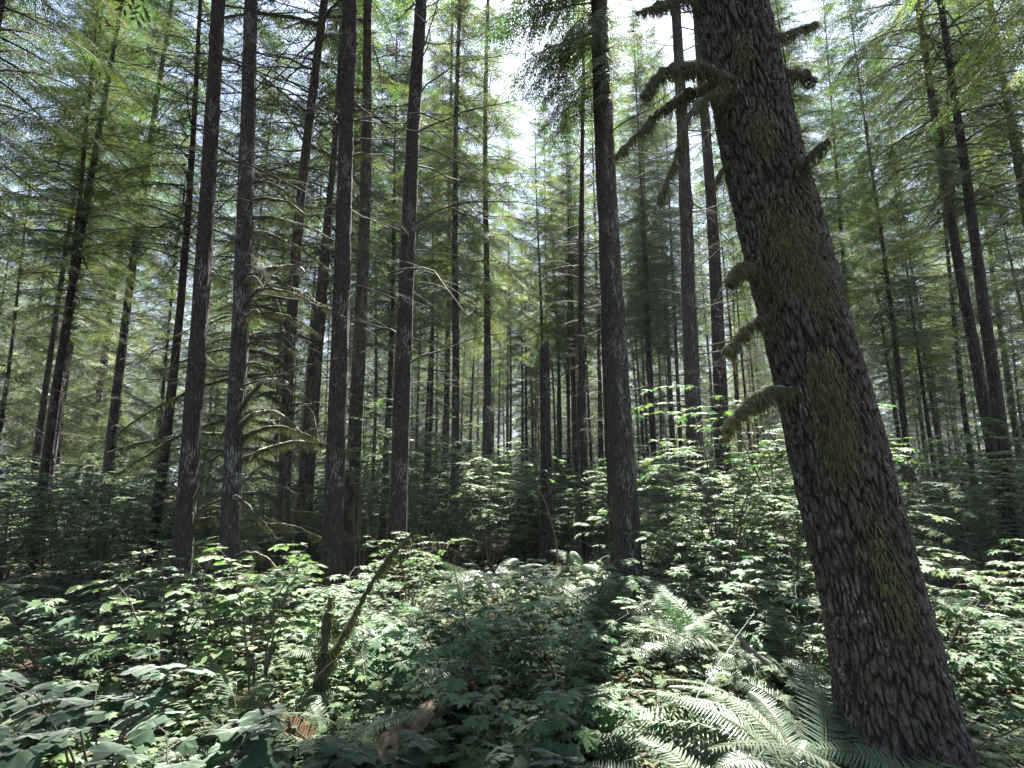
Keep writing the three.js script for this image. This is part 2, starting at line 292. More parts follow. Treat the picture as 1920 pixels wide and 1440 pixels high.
function deadZone(seed, y0, y1, { per = 3, whorl = 0.42, l0 = 0.4, l1 = 1.6, rad = 0.08, twigs = 1, thick = 1 }) {
  const r = mulberry(seed), mb = new MB();
  for (let y = y0; y < y1; y += whorl * between(r, 0.6, 1.3)) for (let j = 0; j < per; j++) {
    if (r() < 0.22) continue;
    const m = new THREE.Matrix4().makeRotationFromEuler(new THREE.Euler(0, r() * 6.283, between(r, -0.25, 0.4), 'YXZ')).setPosition(0, y + between(r, -0.1, 0.1), 0);
    deadBranch(mb, r, between(r, l0, l1) * mix(0.7, 1.1, (y - y0) / (y1 - y0)), { twigs, thick, m, sides: 3 });
  }
  return mb.geo(false);
}
// whole-tree kinds for the stand behind
const CROWNS = [
  crownGeos(201, { H: 17, R: 3.0, tone: 0, per: 6.2 }), crownGeos(202, { H: 14, R: 2.7, tone: 1, whorl: 0.42, per: 6 }), crownGeos(203, { H: 19, R: 3.3, tone: 2, whorl: 0.5, per: 6.2 }),
  crownGeos(204, { H: 10, R: 2.0, tone: 3, whorl: 0.38, per: 6 }), crownGeos(205, { H: 8, R: 1.8, tone: 1, whorl: 0.36, per: 5.6, rise: 0.0, dens: 1.1 }),
  crownGeos(206, { H: 13, R: 2.9, tone: 3, whorl: 0.5, per: 6, rise: -0.05, dens: 1.15, size: 0.95, skip: 0.2 }),
  crownGeos(207, { H: 13, R: 2.6, tone: 0, whorl: 0.5, per: 5.5, rise: -0.05, dens: 1.75, size: 0.52, skip: 0.12 }),
  crownGeos(208, { H: 7, R: 1.35, tone: 1, whorl: 0.45, per: 5, skip: 0.2 }),
];
function kind(seed, crown, base, dbh, bark, dz) {
  const r = mulberry(seed), Hc = [17, 14, 19, 10, 8, 13, 13, 7][crown], H = base + Hc + 0.3, bx = between(r, -0.12, 0.12), bz = between(r, -0.12, 0.12);
  return { H, base, crown, bark, trunk: trunkGeo({ path: (t) => V(bx * Math.sin(t * 5), t * H - 0.3, bz * Math.sin(t * 4 + 1) - 0), rad: (t) => dbh / 2 * (0.98 - 0.95 * t), sides: 12, seg: 40, uRep: Math.max(1, Math.round(dbh * 3.14 / 0.7)), seed, rough: 0.005, knots: 0.004 }), dead: deadZone(seed + 5, dz ?? 1.2, base + 2.5, { per: 4, whorl: 0.36, l1: 1.9, thick: 0.75, twigs: 1.3 }) };
}
const KINDS = [
  kind(301, 0, 7.5, 0.24, M.barkDark), kind(302, 1, 6, 0.2, M.barkDark), kind(303, 2, 9, 0.3, M.barkPale), kind(304, 3, 4.5, 0.17, M.barkDark), kind(305, 4, 1.6, 0.13, M.barkMossy, 0.4), kind(306, 1, 9.5, 0.22, M.barkPale), kind(307, 3, 7, 0.18, M.barkDark), kind(308, 5, 3.2, 0.2, M.barkMossy, 0.8), kind(309, 6, 6.5, 0.22, M.barkDark), kind(310, 7, 9, 0.17, M.barkDark),
];
function standTree(k, x, z, { turn = 0, scale = 1, lean = 0, leanZ = 0, label, group, name = 'fir_tree' }) {
  const K = KINDS[k], o = thing(name, label, 'tree', [x, groundAt(x, z), z], 0, group);
  o.rotation.set(leanZ, turn, -lean, 'ZXY'); o.scale.setScalar(scale);
  part('trunk', K.trunk, K.bark, o);
  part('dead_branches', K.dead, M.twig, o, 'stuff');
  const c = part('crown', CROWNS[K.crown][0], M.needle, o, 'stuff'); c.position.y = K.base;
  const l = part('limbs', CROWNS[K.crown][1], M.twig, o, 'stuff'); l.position.y = K.base;
  if (!label) toName.push([o, ['tall dark fir', 'slim dark fir', 'pale barked fir', 'young fir', 'bushy small fir', 'pale slim fir', 'short slim fir', 'drooping green fir', 'feathery fir', 'pole thin fir'][k]]);
  return o;
}

// ---------------------------------------------------------------- the near trees, each with its own trunk and branches
const rb = mulberry(400);
const DEAD = Array.from({ length: 12 }, (_, k) => { const mb = new MB(); deadBranch(mb, rb, 1, { twigs: [1.6, 1.2, 2.2, 0.8][k % 4], thick: 0.62, droop: [0.3, 0.1, 0.45][k % 3], rise: [0.25, 0.35, 0.1][k % 3], sides: 5 }); return mb.geo(false); });
const MOSSY = Array.from({ length: 7 }, (_, k) => mossyBranch(rb, bez(V(0, 0, 0), V(0.5, between(rb, 0.12, 0.32), between(rb, -0.15, 0.15)), V(1, between(rb, -0.5, -0.1), between(rb, -0.25, 0.25)), 9).map((q, k) => q.add(V(0, between(rb, -1, 1), between(rb, -1, 1)).multiplyScalar(k ? 0.014 : 0))), 0.034, 0.006, { hair: 1100, l0: 0.012, l1: 0.05 }));
const near = [];   // [x, z, radius] kept free by what comes later
function nearTree(name, label, { x, z, lean = 0, leanZ = 0, dia, H = 24, bark = M.barkDark, seed, sides = 28, seg = 150, bend = 0.05, crown = 0, crownAt = 10, branches = [], knots = 0.004, flare = 0.3, cs = 1, group = 'firs with bare lower trunks standing close by' }) {
  const o = thing(name, label, 'tree', [x, groundAt(x, z) - 0.05, z], 0, group), r = mulberry(seed);
  const path = (t) => { const y = t * H; return V(lean * y + bend * Math.sin(y * 0.42 + seed) - bend * Math.sin(seed), y, leanZ * y + bend * 0.7 * Math.sin(y * 0.37 + seed * 2) - bend * 0.7 * Math.sin(seed * 2)); };
  const rad = (t) => dia / 2 * (0.97 - 0.78 * t);
  part('trunk', trunkGeo({ path, rad, sides, seg, uRep: Math.max(1, Math.round(dia * 3.14 / 0.6)), seed, knots, flare }), bark, o);
  for (const [y0, y1, step, l0, l1, az0, az1, moss] of [...branches, [1.1, 9, 0.3, 0.06, 0.28, 0, 6.283]]) {
    for (let y = y0; y < y1; y += step * between(r, 0.5, 1.5)) {
      const az = between(r, az0, az1), L = between(r, l0, l1), p = path(y / H), rr = rad(y / H) * 0.85;
      p.add(V(Math.cos(az) * rr, 0, -Math.sin(az) * rr));
      let b;
      if (moss && r() < moss) { const [w, g] = MOSSY[(r() * MOSSY.length) | 0]; b = part('branch', w, M.twigMoss, o); part('moss', g, M.moss, b, 'stuff'); b.scale.set(L, between(r, 0.8, 1.15) * Math.min(1, L), Math.min(1, L)); }
      else { b = part('branch', DEAD[(r() * DEAD.length) | 0], moss ? M.twigMoss : M.twig, o); b.scale.set(L, L * between(r, 0.7, 1.1), L); }
      b.position.copy(p); b.rotation.set(moss ? between(r, -0.5, 0.5) : r() * 6.28, az, between(r, -0.35, 0.35), 'YXZ');
    }
  }
  if (crown !== null) {
    const p = path(crownAt / H), c = part('crown', CROWNS[crown][0], M.needle, o, 'stuff'), l = part('limbs', CROWNS[crown][1], M.twig, o, 'stuff');
    for (const q of [c, l]) { q.position.copy(p); q.rotation.y = seed; q.scale.setScalar(cs); }
  }
  near.push([x, z, 1.3]);
  return o;
}
const ALL = [0, 6.283], LEFT = [2.2, 4.1], RIGHT = [-0.9, 0.9];
nearTree('fir_tree', 'dark straight fir trunk with smooth bark between the mossy pair and the speckled trunk', { x: -1.97, z: -6.3, lean: -0.014, dia: 0.232, seed: 1, bend: 0.03, crown: 0, crownAt: 11, branches: [[2.2, 9, 0.5, 0.5, 1.6, ...ALL]] });
nearTree('fir_tree', 'lichen speckled fir trunk with bare arching side branches, behind the leaning mossy snag', { x: -1.51, z: -7.5, lean: 0.017, dia: 0.255, seed: 2, bend: 0.04, bark: M.barkDark, crown: 1, crownAt: 11, branches: [[3, 9.5, 0.28, 0.8, 2.2, -1.4, 1.4], [3.4, 10, 0.4, 0.8, 2.0, 1.6, 4.6]] });
nearTree('fir_tree', 'slim mossy fir with many drooping moss covered branches, in front of its thinner twin', { x: -2.94, z: -7.5, lean: -0.002, dia: 0.165, seed: 3, bend: 0.1, bark: M.barkMossy, crown: 0, crownAt: 11.5, branches: [[0.4, 4.4, 0.11, 0.5, 2.2, 2.2, 4.3, 0.85], [3.2, 10, 0.12, 0.9, 2.3, 2.1, 4.3, 0.1], [1.2, 9, 0.4, 0.5, 1.4, -1.2, 1.2, 0.12]] });
nearTree('fir_tree', 'thinner twin fir trunk leaning behind the slim mossy fir', { x: -3.03, z: -8.2, lean: 0, dia: 0.14, seed: 4, bend: 0.08, bark: M.barkMossy, crown: null, H: 17, branches: [[1, 10, 0.4, 0.5, 1.5, ...ALL, 0.25]] });
nearTree('fir_tree', 'mossy brown trunk hidden partly behind the dark straight fir', { x: -2.69, z: -9.5, lean: -0.017, dia: 0.26, seed: 5, bark: M.barkMossy, crown: 1, crownAt: 12, branches: [[1.5, 11, 0.3, 0.7, 1.9, ...ALL, 0.3]] });
nearTree('fir_tree', 'grey furrowed fir trunk beside the mossy branches of the slim twin firs', { x: -3.03, z: -6.2, lean: -0.045, dia: 0.215, seed: 6, bark: M.barkPale, crown: 0, crownAt: 10, branches: [[2.5, 9, 0.3, 0.6, 1.7, ...ALL], [0.8, 5.2, 0.17, 0.4, 1.3, -1.3, 1.0, 0.7]] });
nearTree('fir_tree', 'dark leaning trunk above the mossy twigs in the upper corner', { x: -3.02, z: -5.3, lean: -0.03, dia: 0.18, seed: 7, crown: 2, crownAt: 10, branches: [[4, 9, 0.22, 0.8, 1.8, -1.2, 1.2]] });
const stout = nearTree('fir_tree', 'stout fir trunk with pale lichen scales, ferns at its foot', { x: 1.56, z: -7.7, lean: -0.011, dia: 0.375, seed: 8, bend: 0.04, bark: M.barkPale, sides: 36, knots: 0.009, crown: 3, crownAt: 12.5, branches: [[3, 9, 0.35, 0.5, 1.7, ...ALL]] });
nearTree('fir_tree', 'darker fir trunk pressed close behind the stout lichen scaled fir', { x: 1.66, z: -9.0, lean: 0.0, dia: 0.24, seed: 9, bark: M.barkDark, crown: 4, crownAt: 15.5, cs: 0.8, branches: [[4, 10, 0.5, 0.5, 1.6, ...ALL]] });
nearTree('fir_tree', 'tall ringed fir trunk rising behind the bright maple bushes, many bare twigs', { x: 3.46, z: -10.5, lean: 0.006, dia: 0.34, seed: 10, bark: M.barkPale, knots: 0.009, crown: 4, crownAt: 16.5, branches: [[3.2, 13, 0.13, 0.7, 2.2, ...ALL]] });
nearTree('fir_tree', 'fir trunk next to the ringed one, nearer the big mossy tree', { x: 4.70, z: -12.5, lean: 0.005, dia: 0.36, seed: 11, bark: M.barkDark, crown: 4, crownAt: 17, cs: 0.85, branches: [[3.2, 14, 0.16, 0.7, 2.2, ...ALL]] });
nearTree('fir_tree', 'thin fir trunk standing alone in the pale gap left of the broken snag', { x: -0.78, z: -16, lean: -0.004, dia: 0.27, H: 22, seed: 12, bark: M.barkPale, crown: 5, crownAt: 6.5, cs: 0.95, branches: [[3, 12, 0.3, 0.7, 1.9, ...ALL]] });
nearTree('fir_tree', 'dark thin trunk behind the leafy maple sprig, right of the speckled trunk', { x: -1.43, z: -14, lean: -0.007, dia: 0.23, H: 20, seed: 13, crown: 5, crownAt: 6.2, cs: 0.85, branches: [[2, 9, 0.3, 0.6, 1.7, ...ALL]] });
const FINE = [0, 1, 2, 3].map((k) => { const a = new MB(), b = new MB(); bough(a, b, rb, new THREE.Matrix4(), 1.7, NEEDLES[[2, 0, 4, 1][k]], 1.7, 0.72); return [a.geo(false), b.geo(false)]; });
function hang(tree, list) { for (const [x, y, z, az, pitch, L] of list) { const [n, w] = FINE[(rb() * 4) | 0], b = part('bough', n, M.needle, tree); part('limb', w, M.twig, b); b.position.set(x, y, z); b.rotation.set(between(rb, -0.2, 0.2), az, pitch, 'YXZ'); b.scale.setScalar(L); } }
hang(stout, Array.from({ length: 30 }, (_, k) => { const y = mix(7.3, 10, k / 29); return [-0.02 - 0.011 * y, y, 0.05, between(rb, 2.3, 5.0), between(rb, -0.75, -0.1), between(rb, 0.6, 1.0) * (k < 8 ? 0.8 : 1.15)]; }));
hang(stout, Array.from({ length: 7 }, (_, k) => [-0.15, mix(9.8, 12.4, k / 6), 0, between(rb, 2.8, 3.5), between(rb, -0.2, 0.1), between(rb, 1.0, 1.35)]));
// the broken snag
{
  const o = thing('broken_snag', 'dead trunk snapped off at mid height, jagged top, among thin firs', 'snag', [0.58, groundAt(0.58, -10.3) - 0.05, -10.3]), H = 4.35;
  const mb = new MB(), pts = [], rr = []; for (let k = 0; k <= 60; k++) { const t = k / 60; pts.push(V(0.016 * t * H + 0.02 * Math.sin(t * 5), t * H, 0)); rr.push(0.105 * (1.05 - 0.18 * t)); }
  mb.tube(pts, rr, 20, [1, 1, 1], 1, 0.55, (a, l, j) => 0.012 * noise3(Math.cos(a) * 2, l * 3, Math.sin(a) * 2) + 0.03 * Math.exp(-l / 0.3) - (j === 60 ? 0.03 : 0));
  for (let k = 0; k < mb.k; k++) if (mb.p[k * 3 + 1] > H - 0.02) mb.p[k * 3 + 1] += 0.14 * noise3(mb.p[k * 3] * 30, 2, mb.p[k * 3 + 2] * 30);
  part('trunk', mb.geo(true), M.barkDark, o);
  const r = mulberry(77);
  for (let k = 0; k < 4; k++) { const s = new MB(), a = r() * 6.28; s.tube([V(Math.cos(a) * 0.06 + 0.07, H - 0.15, Math.sin(a) * 0.06), V(Math.cos(a) * 0.06 + 0.07, H + between(r, 0.04, 0.16), Math.sin(a) * 0.065)], [0.02, 0.003], 4, [1, 1, 1]); part('splinter', s.geo(true), M.twig, o); }
  for (let k = 0; k < 7; k++) { const b = part('branch', DEAD[k], M.twig, o), y = between(r, 1.6, 4.1); b.position.set(0.016 * y, y, 0); b.rotation.set(0, r() * 6.28, between(r, -0.2, 0.3), 'YXZ'); b.scale.setScalar(between(r, 0.4, 1)); }
  near.push([0.58, -10.3, 1]);
}
// the big leaning mossy tree
{
  const x = 2.22, z = -3.4, o = thing('mossy_fir', 'huge leaning mossy tree trunk with furrowed bark and shaggy branch stubs', 'tree', [x, groundAt(x, z) - 0.05, z]), r = mulberry(55);
  const path = (y) => V(-0.13 * y + 0.008 * Math.max(0, y - 6) ** 2 + 0.015 * Math.sin(y * 1.3), y, -0.01 * y), H = 17, rad = (y) => 0.268 - 0.0045 * y - 0.0006 * y * y;
  const mb = new MB(), pts = [], rr = [], N = 680; for (let k = 0; k <= N; k++) { const y = k < 640 ? k / 640 * 7.4 : 7.4 + (k - 640) / 40 * (H - 7.4); pts.push(path(y)); rr.push(rad(y)); }
  mb.tube(pts, rr, 200, [1, 1, 1], 3, 0.9, (a, l, j) => 0.026 * (barkHeight(a / 6.2832 * 3, l * 0.9) - 0.6) + 0.016 * noise3(Math.cos(a) * 1.2, l * 0.7, Math.sin(a) * 1.2) + 0.1 * Math.exp(-l / 0.4) * (1 + 0.5 * Math.cos(a * 5)));
  part('trunk', mb.geo(true), M.barkBig, o);
  const C = CROWNS[2]; for (const [k, m, nm] of [[0, M.needle, 'crown'], [1, M.twig, 'limbs']]) { const c = part(nm, C[k], m, o, 'stuff'); c.position.copy(path(12)); c.rotation.y = 2; }
  // mossy stubs: points in the scene (x, y, z), radius at the trunk and at the tip, tufts
  const stubs = [
    [[[1.55, 5.02, -3.4], [1.13, 4.95, -3.4], [0.87, 4.83, -3.38]], 0.05, 0.022, 1800],
    [[[1.5, 4.23, -3.3], [1.2, 4.34, -3.28], [0.97, 4.25, -3.28], [0.86, 4.1, -3.28]], 0.062, 0.03, 3600],
    [[[1.4, 4.36, -3.48], [1.07, 4.17, -3.47], [0.87, 3.96, -3.46], [0.69, 3.78, -3.46]], 0.05, 0.016, 2200],
    [[[1.42, 4.2, -3.28], [1.17, 3.97, -3.28], [1.06, 3.66, -3.28], [0.93, 3.34, -3.28]], 0.045, 0.015, 2200],
    [[[1.66, 3.76, -3.45], [1.48, 3.72, -3.45], [1.35, 3.56, -3.45]], 0.03, 0.02, 700],
    [[[1.66, 2.84, -3.35], [1.47, 2.95, -3.34], [1.35, 2.82, -3.33]], 0.055, 0.035, 2200],
    [[[1.7, 2.66, -3.36], [1.46, 2.54, -3.35], [1.31, 2.38, -3.34]], 0.042, 0.026, 2000],
    [[[1.78, 2.14, -3.32], [1.48, 2.11, -3.3], [1.26, 1.9, -3.28]], 0.052, 0.034, 2800],
    [[[1.7, 4.6, -3.4], [1.98, 4.72, -3.4], [2.15, 4.78, -3.4]], 0.035, 0.02, 900],
    [[[1.72, 4.35, -3.4], [1.98, 4.36, -3.38], [2.08, 4.3, -3.38]], 0.05, 0.03, 1100],
    [[[1.85, 3.5, -3.3], [1.84, 3.58, -3.12], [1.9, 3.62, -3.02]], 0.035, 0.02, 700],
  ];
  for (const [P, R0, R1, hair] of stubs) {
    const c = new THREE.CatmullRomCurve3(P.map((q) => V(...q))), b0 = c.getPoint(0), p = c.getPoints(16).map((q, k) => q.sub(b0).add(V(between(r, -1, 1), between(r, -1, 1), between(r, -1, 1)).multiplyScalar(k ? 0.006 : 0)));
    const [w, g] = mossyBranch(r, p, R0, R1, { hair: hair * 2, l0: 0.008, l1: 0.034, clump: 1 });
    const b = part('branch', w, M.twigMoss, o); b.position.copy(b0).sub(o.position); part('moss', g, M.moss, b, 'stuff');
    if (p[16].length() > 0.3) { const d = p[16].clone().sub(p[13]).normalize(), t = part('twig', DEAD[(r() * 12) | 0], M.twig, b); t.position.copy(p[15]); t.quaternion.setFromUnitVectors(V(1, 0, 0), d); t.scale.setScalar(between(r, 0.12, 0.28)); }
  }
  const pm = new MB();   // moss tufts flat on the bark below the stubs
  for (const [y, az, n, h, wd] of [[4.5, 2.0, 420, 0.14, 0.25], [3.9, 1.95, 520, 0.16, 0.35], [3.6, 1.1, 420, 0.16, 0.3], [3.15, 1.9, 1500, 0.3, 0.7], [2.85, 1.6, 800, 0.25, 0.6], [2.25, 1.9, 800, 0.2, 0.4], [1.92, 2.0, 800, 0.2, 0.4], [4.2, 0.25, 900, 0.7, 0.3], [4.2, 2.9, 420, 0.2, 0.4], [2.85, 2.8, 420, 0.2, 0.4], [1.2, 1.6, 500, 0.35, 0.5]]) for (let k = 0; k < n; k++) {
    const a = az + (r() + r() + r() - 1.5) * wd, yy = y + (r() + r() + r() - 1.5) * h, q = path(yy), R = rad(yy) + 0.004, l = between(r, 0.02, 0.075), c = MOSS[(r() * 5) | 0], w = between(r, 0.002, 0.0055), ca = Math.cos(a), sa = Math.sin(a);
    const p = [q.x + ca * R, q.y, q.z + sa * R];
    pm.tri([p[0] - sa * w, p[1], p[2] + ca * w], [p[0] + sa * w, p[1], p[2] - ca * w], [p[0] + ca * l * 0.35 + between(r, -0.3, 0.3) * l, p[1] - l, p[2] + sa * l * 0.35 + between(r, -0.3, 0.3) * l], c);
  }
  part('bark_moss', pm.geo(false), M.moss, o, 'stuff');
  const b = part('branch', DEAD[7], M.twig, o); b.position.copy(path(2.75)).add(V(-0.22, 0, 0.12)); b.rotation.set(0, 3.2, -0.8, 'YXZ'); b.scale.set(0.3, 0.3, 0.3);
  near.push([x, z, 1.2]);
}

// ---------------------------------------------------------------- the stand behind
const rs = mulberry(500);
const placed = [];
const put = (k, x, z, o) => { placed.push([x, z]); standTree(k, x, z, { turn: rs() * 6.28, ...o }); };
const MID = 'thin firs standing in the middle distance';
for (const [k, x, z, scale, label] of [
  [9, 1.69, -12, 1.16, 'slim young fir with its foot in ferns, first thin trunk right of the broken snag'],
  [6, 1.71, -16.1, 0.78, 'slender fir whose light green top ends below the open sky gap'],
  [6, 1.54, -19, 0.86, 'slender straight fir just behind the broken snag'],
  [3, 0.61, -24, 1.0, 'far slim fir seen left of the broken snag'],
  [1, -4.26, -12, 1, 'pale grey trunk seen between the mossy twin firs and the dark straight fir'],
  [1, -3.46, -15, 0.9, 'thin trunk seen between the dark straight fir and the speckled trunk'],
  [5, 5.13, -20, 0.85, 'thin fir seen just right of the stout lichen scaled fir'],
  [0, 6.71, -22, 0.85, 'thin fir seen just left of the tall ringed fir'],
  [9, 7.0, -18, 1.15, 'thin fir seen behind the fir next to the big mossy tree'],
  [1, -2.9, -19, 0.9, 'thin trunk right behind the speckled trunk, leafy maple at its foot'],
]) put(k, x, z, { scale, label, group: MID });
for (const [x, z, scale, label] of [[1.95, -30, 0.98, 'fir crown closing the sky gap from the side of the stout lichen fir'], [-0.25, -35, 1.05, 'fir crown closing the foot of the sky gap'], [3.6, -33, 1.05, 'tall fir seen through the boughs of the stout lichen fir'], [5.5, -27, 1.1, 'tall green fir filling the gap between the stout and ringed firs'], [7.9, -27.5, 1.1, 'tall green fir behind the ringed fir and the mossy branch stubs'], [4.6, -18.2, 0.82, 'tall leafy fir rising between the stout lichen fir and the ringed fir'], [8.7, -17, 1.1, 'tall leafy fir rising behind the big mossy tree'], [-2.5, -20.5, 1.15, 'tall leafy fir closing the sky gap beside the lone gap fir'], [-5.3, -17, 1.1, 'tall leafy fir behind the mossy twin firs'], [4.0, -25, 1.0, 'green fir just right of the stout lichen fir, far behind it']]) put(0, x, z, { scale, label, group: MID });
[[976, 21, 0.7], [994, 27, 0.8], [1003, 33, 0.9], [1036, 23, 0.75], [1061, 26, 0.8], [1084, 22, 0.7], [1094, 29, 0.85], [1126, 18, 0.75], [1200, 23, 0.8], [1215, 19, 0.75], [1236, 27, 0.9], [1250, 31, 0.9], [1292, 24, 0.85], [1386, 26, 0.9], [1402, 21, 0.85], [886, 23, 0.8], [806, 18, 0.75], [787, 21, 0.8], [935, 29, 0.85], [868, 32, 0.9], [1012, 18, 0.95], [1048, 30, 1], [1076, 17, 0.9], [1104, 25, 1], [1136, 28, 1], [1208, 28, 1], [1226, 22, 1], [1262, 25, 1], [1300, 31, 1], [1372, 21, 1], [1415, 28, 1], [955, 24, 0.9], [918, 27, 1], [838, 25, 1], [762, 24, 1], [700, 22, 1], [1190, 33, 1.1], [1330, 28, 1.1]].forEach(([q, d, scale]) => put(9, (q - 960) / 1040 * d * 1.01, -d, { scale, lean: between(rs, -0.012, 0.012), group: 'thin straight firs packed behind the broken snag' }));
const okTree = (x, z, gap) => {
  const d = Math.hypot(x, z), az = Math.atan2(x, -z) * 57.3;
  if (Math.abs(az - 1.8) < 1 + 140 / d && d < 30) return false;   // the open lane to the sky
  for (const [a, b, lw] of [[1.35, -3.1, 2.7], [3.3, -7, 2.7], [-1.7, -4.1, 1.2]]) {   // where the sun gets down to the ferns and maples
    const ux = Math.sin(SUN_AZ), uz = -Math.cos(SUN_AZ), l = (x - a) * ux + (z - b) * uz, q = Math.abs((x - a) * uz - (z - b) * ux);
    if (l > 2 && l < 15 && q < lw) return false;
  }
  for (const [a, b] of placed) if ((a - x) ** 2 + (b - z) ** 2 < gap * gap) return false;
  for (const [a, b, q] of near) if ((a - x) ** 2 + (b - z) ** 2 < (q + 1) ** 2) return false;
  return true;
};
for (let n = 0, tries = 0; n < 90 && tries < 6000; tries++) {
  const d = between(rs, 11, 32), az = between(rs, -50, 50) / 57.3, x = Math.sin(az) * d, z = -Math.cos(az) * d;
  if (!okTree(x, z, 2.7)) continue; n++;
  put(d < 15 ? 8 : [0, 1, 2, 3, 5, 7, 4, 7, 1][(rs() * 9) | 0], x, z, { scale: between(rs, 0.8, 1.12), lean: between(rs, -0.025, 0.025), leanZ: between(rs, -0.02, 0.02), group: 'firs of the shaded stand' });
}
for (let n = 0, tries = 0; n < 190 && tries < 9000; tries++) {
  const d = 27 + 45 * Math.pow(rs(), 0.9), az = between(rs, -50, 50) / 57.3, x = Math.sin(az) * d, z = -Math.cos(az) * d;
  if (!okTree(x, z, 2.5)) continue; n++;
  put([0, 1, 2, 3, 4, 7, 5, 7][(rs() * 8) | 0], x, z, { scale: between(rs, 0.8, 1.15), lean: between(rs, -0.02, 0.02), label: 'distant hazy fir in the back of the stand', group: 'distant firs' });
}
for (const [x, z, k] of [[-6, -3, 8], [6.5, -5, 8], [-7.5, -7, 8], [8, -9, 8], [5.5, -1, 2], [-5.5, 1.5, 1], [-9, -11, 8]]) put(k, x, z, { group: 'firs at the edge of the view' });
for (let n = 0, tries = 0; n < 34 && tries < 900; tries++) {   // the stand goes on behind the viewer
  const d = between(rs, 3.5, 19), az = between(rs, 55, 305) / 57.3, x = Math.sin(az) * d, z = -Math.cos(az) * d;
  if (!okTree(x, z, 3)) continue; n++;
  put([0, 1, 2, 4, 5][(rs() * 5) | 0], x, z, { scale: between(rs, 0.85, 1.1), label: 'fir of the stand behind the viewer', group: 'firs behind the viewer' });
}
// far wood as one mass
{
  const im = new THREE.InstancedMesh(CROWNS[0][0], M.needle, 260), m = new THREE.Matrix4(), r = mulberry(600);
  for (let k = 0; k < 260; k++) { const d = between(r, 74, 120), az = between(r, -56, 56) / 57.3, s = between(r, 1.1, 1.5); m.compose(V(Math.sin(az) * d, between(r, -1, 5), -Math.cos(az) * d), new THREE.Quaternion().setFromAxisAngle(UPV, r() * 6.28), V(s, s, s)); im.setMatrixAt(k, m); }
  im.name = 'distant_forest'; scene.add(im); tag(im, 'hazy far wood closing the view behind the trunks', 'forest', null, 'stuff');
}

// ---------------------------------------------------------------- leaves
function leafTemplate(lobes, cup, sh = 0.74, sa = 0.19, fold = 0.04, rings = false) {   // along +x, upper face +y; lobes: [angle, tip radius, notch radius after it]
  const rim = [];
  const first = lobes[0][0], last = lobes[lobes.length - 1][0];
  rim.push([0.10, -2.6 * 0 + first - 0.5, 0]);
  for (let k = 0; k < lobes.length; k++) {
    const [a, R, nt] = lobes[k];
    rim.push([R * sh, a - sa, 0.5], [R, a, 1], [R * sh, a + sa, 0.5]);
    if (k < lobes.length - 1) rim.push([nt, (a + lobes[k + 1][0]) / 2, 0.2]);
  }
  rim.push([0.10, last + 0.5, 0]);
  const mb = new MB(), W = [1, 1, 1], P = rim.map(([R, a, q]) => [0.28 + Math.cos(a) * R, -cup * R * R * 1.2 + (q === 0.2 ? fold : q === 0.5 ? fold * 0.7 : 0) + 0.03 * noise3(R * 7 + cup * 30, a * 2, fold * 90), Math.sin(a) * R]), c = [0.28, 0.03, 0], n = P.length;
  const at = (p) => mb.vert(...p, 0, 1, 0, p[0], p[2], W), ci = at(c), mid = rings ? P.map((p) => at([mix(c[0], p[0], 0.55), mix(c[1], p[1], 0.55) + 0.02 + (p[1] > c[1] ? 0.01 : 0), mix(c[2], p[2], 0.55)])) : null, out = P.map(at);
  for (let k = 0; k < n - 1; k++) if (rings) mb.i.push(ci, mid[k + 1], mid[k], mid[k], mid[k + 1], out[k + 1], mid[k], out[k + 1], out[k]); else mb.i.push(ci, out[k + 1], out[k]);
  mb.i.push(at([0, 0.01, -0.008]), at([0.30, 0.03, 0]), at([0, 0.01, 0.008]));
  const g = mb.geo(true); mb.n = Array.from(g.attributes.normal.array);
  return mb;
}
const L7 = (r) => [[-2.1, 0.34, 0.27], [-1.36, 0.47, 0.34], [-0.67, 0.57, 0.38], [0, 0.62, 0.38], [0.67, 0.57, 0.34], [1.36, 0.47, 0.27], [2.1, 0.34, 0]].map(([a, R, n]) => [a + between(r, -0.05, 0.05), R * between(r, 0.92, 1.08), n]);
const L5 = [[-1.85, 0.46, 0.42], [-0.88, 0.56, 0.46], [0, 0.64, 0.46], [0.88, 0.56, 0.42], [1.85, 0.46, 0]];
const rl = mulberry(700);
const MAPLE = [0.12, 0.25, 0.02, 0.35, 0.6, 0.18].map((c) => leafTemplate(L7(rl), c)), BROAD = [0.2, 0.05, 0.35, 0.55, 0.12].map((c, k) => leafTemplate(L5, c, 0.88, 0.27, 0.02 + 0.008 * k, true));
const OVAL = [0.1, 0.3].map((cup) => { const mb = new MB(), n = 6, row = (k, s) => { const t = k / n, w = 0.30 * Math.sin(Math.PI * Math.pow(t, 0.8)); return [0.1 + t * 0.9, 0.05 * s * s - cup * 0.4 * t * t + (s ? 0.04 : 0), s * w]; }; for (let k = 0; k < n; k++) for (const s of [-1, 1]) { const a = row(k, 0), b = row(k + 1, 0), c = row(k, s), d = row(k + 1, s); if (s > 0) { mb.tri(a, d, b, [1, 1, 1]); if (k) mb.tri(a, c, d, [1, 1, 1]); } else { mb.tri(a, b, d, [1, 1, 1]); if (k) mb.tri(a, d, c, [1, 1, 1]); } } mb.tri([0, 0, -0.01], [0.1, 0, 0], [0, 0, 0.01], [1, 1, 1]); return mb; });
const geoOf = new Map(), tgeo = (t) => { if (!geoOf.has(t)) geoOf.set(t, t.geo(false)); return geoOf.get(t); };
const LEAFCOL = [[0.06, 0.132, 0.032], [0.046, 0.11, 0.033], [0.08, 0.155, 0.028], [0.105, 0.175, 0.028], [0.054, 0.11, 0.036]];

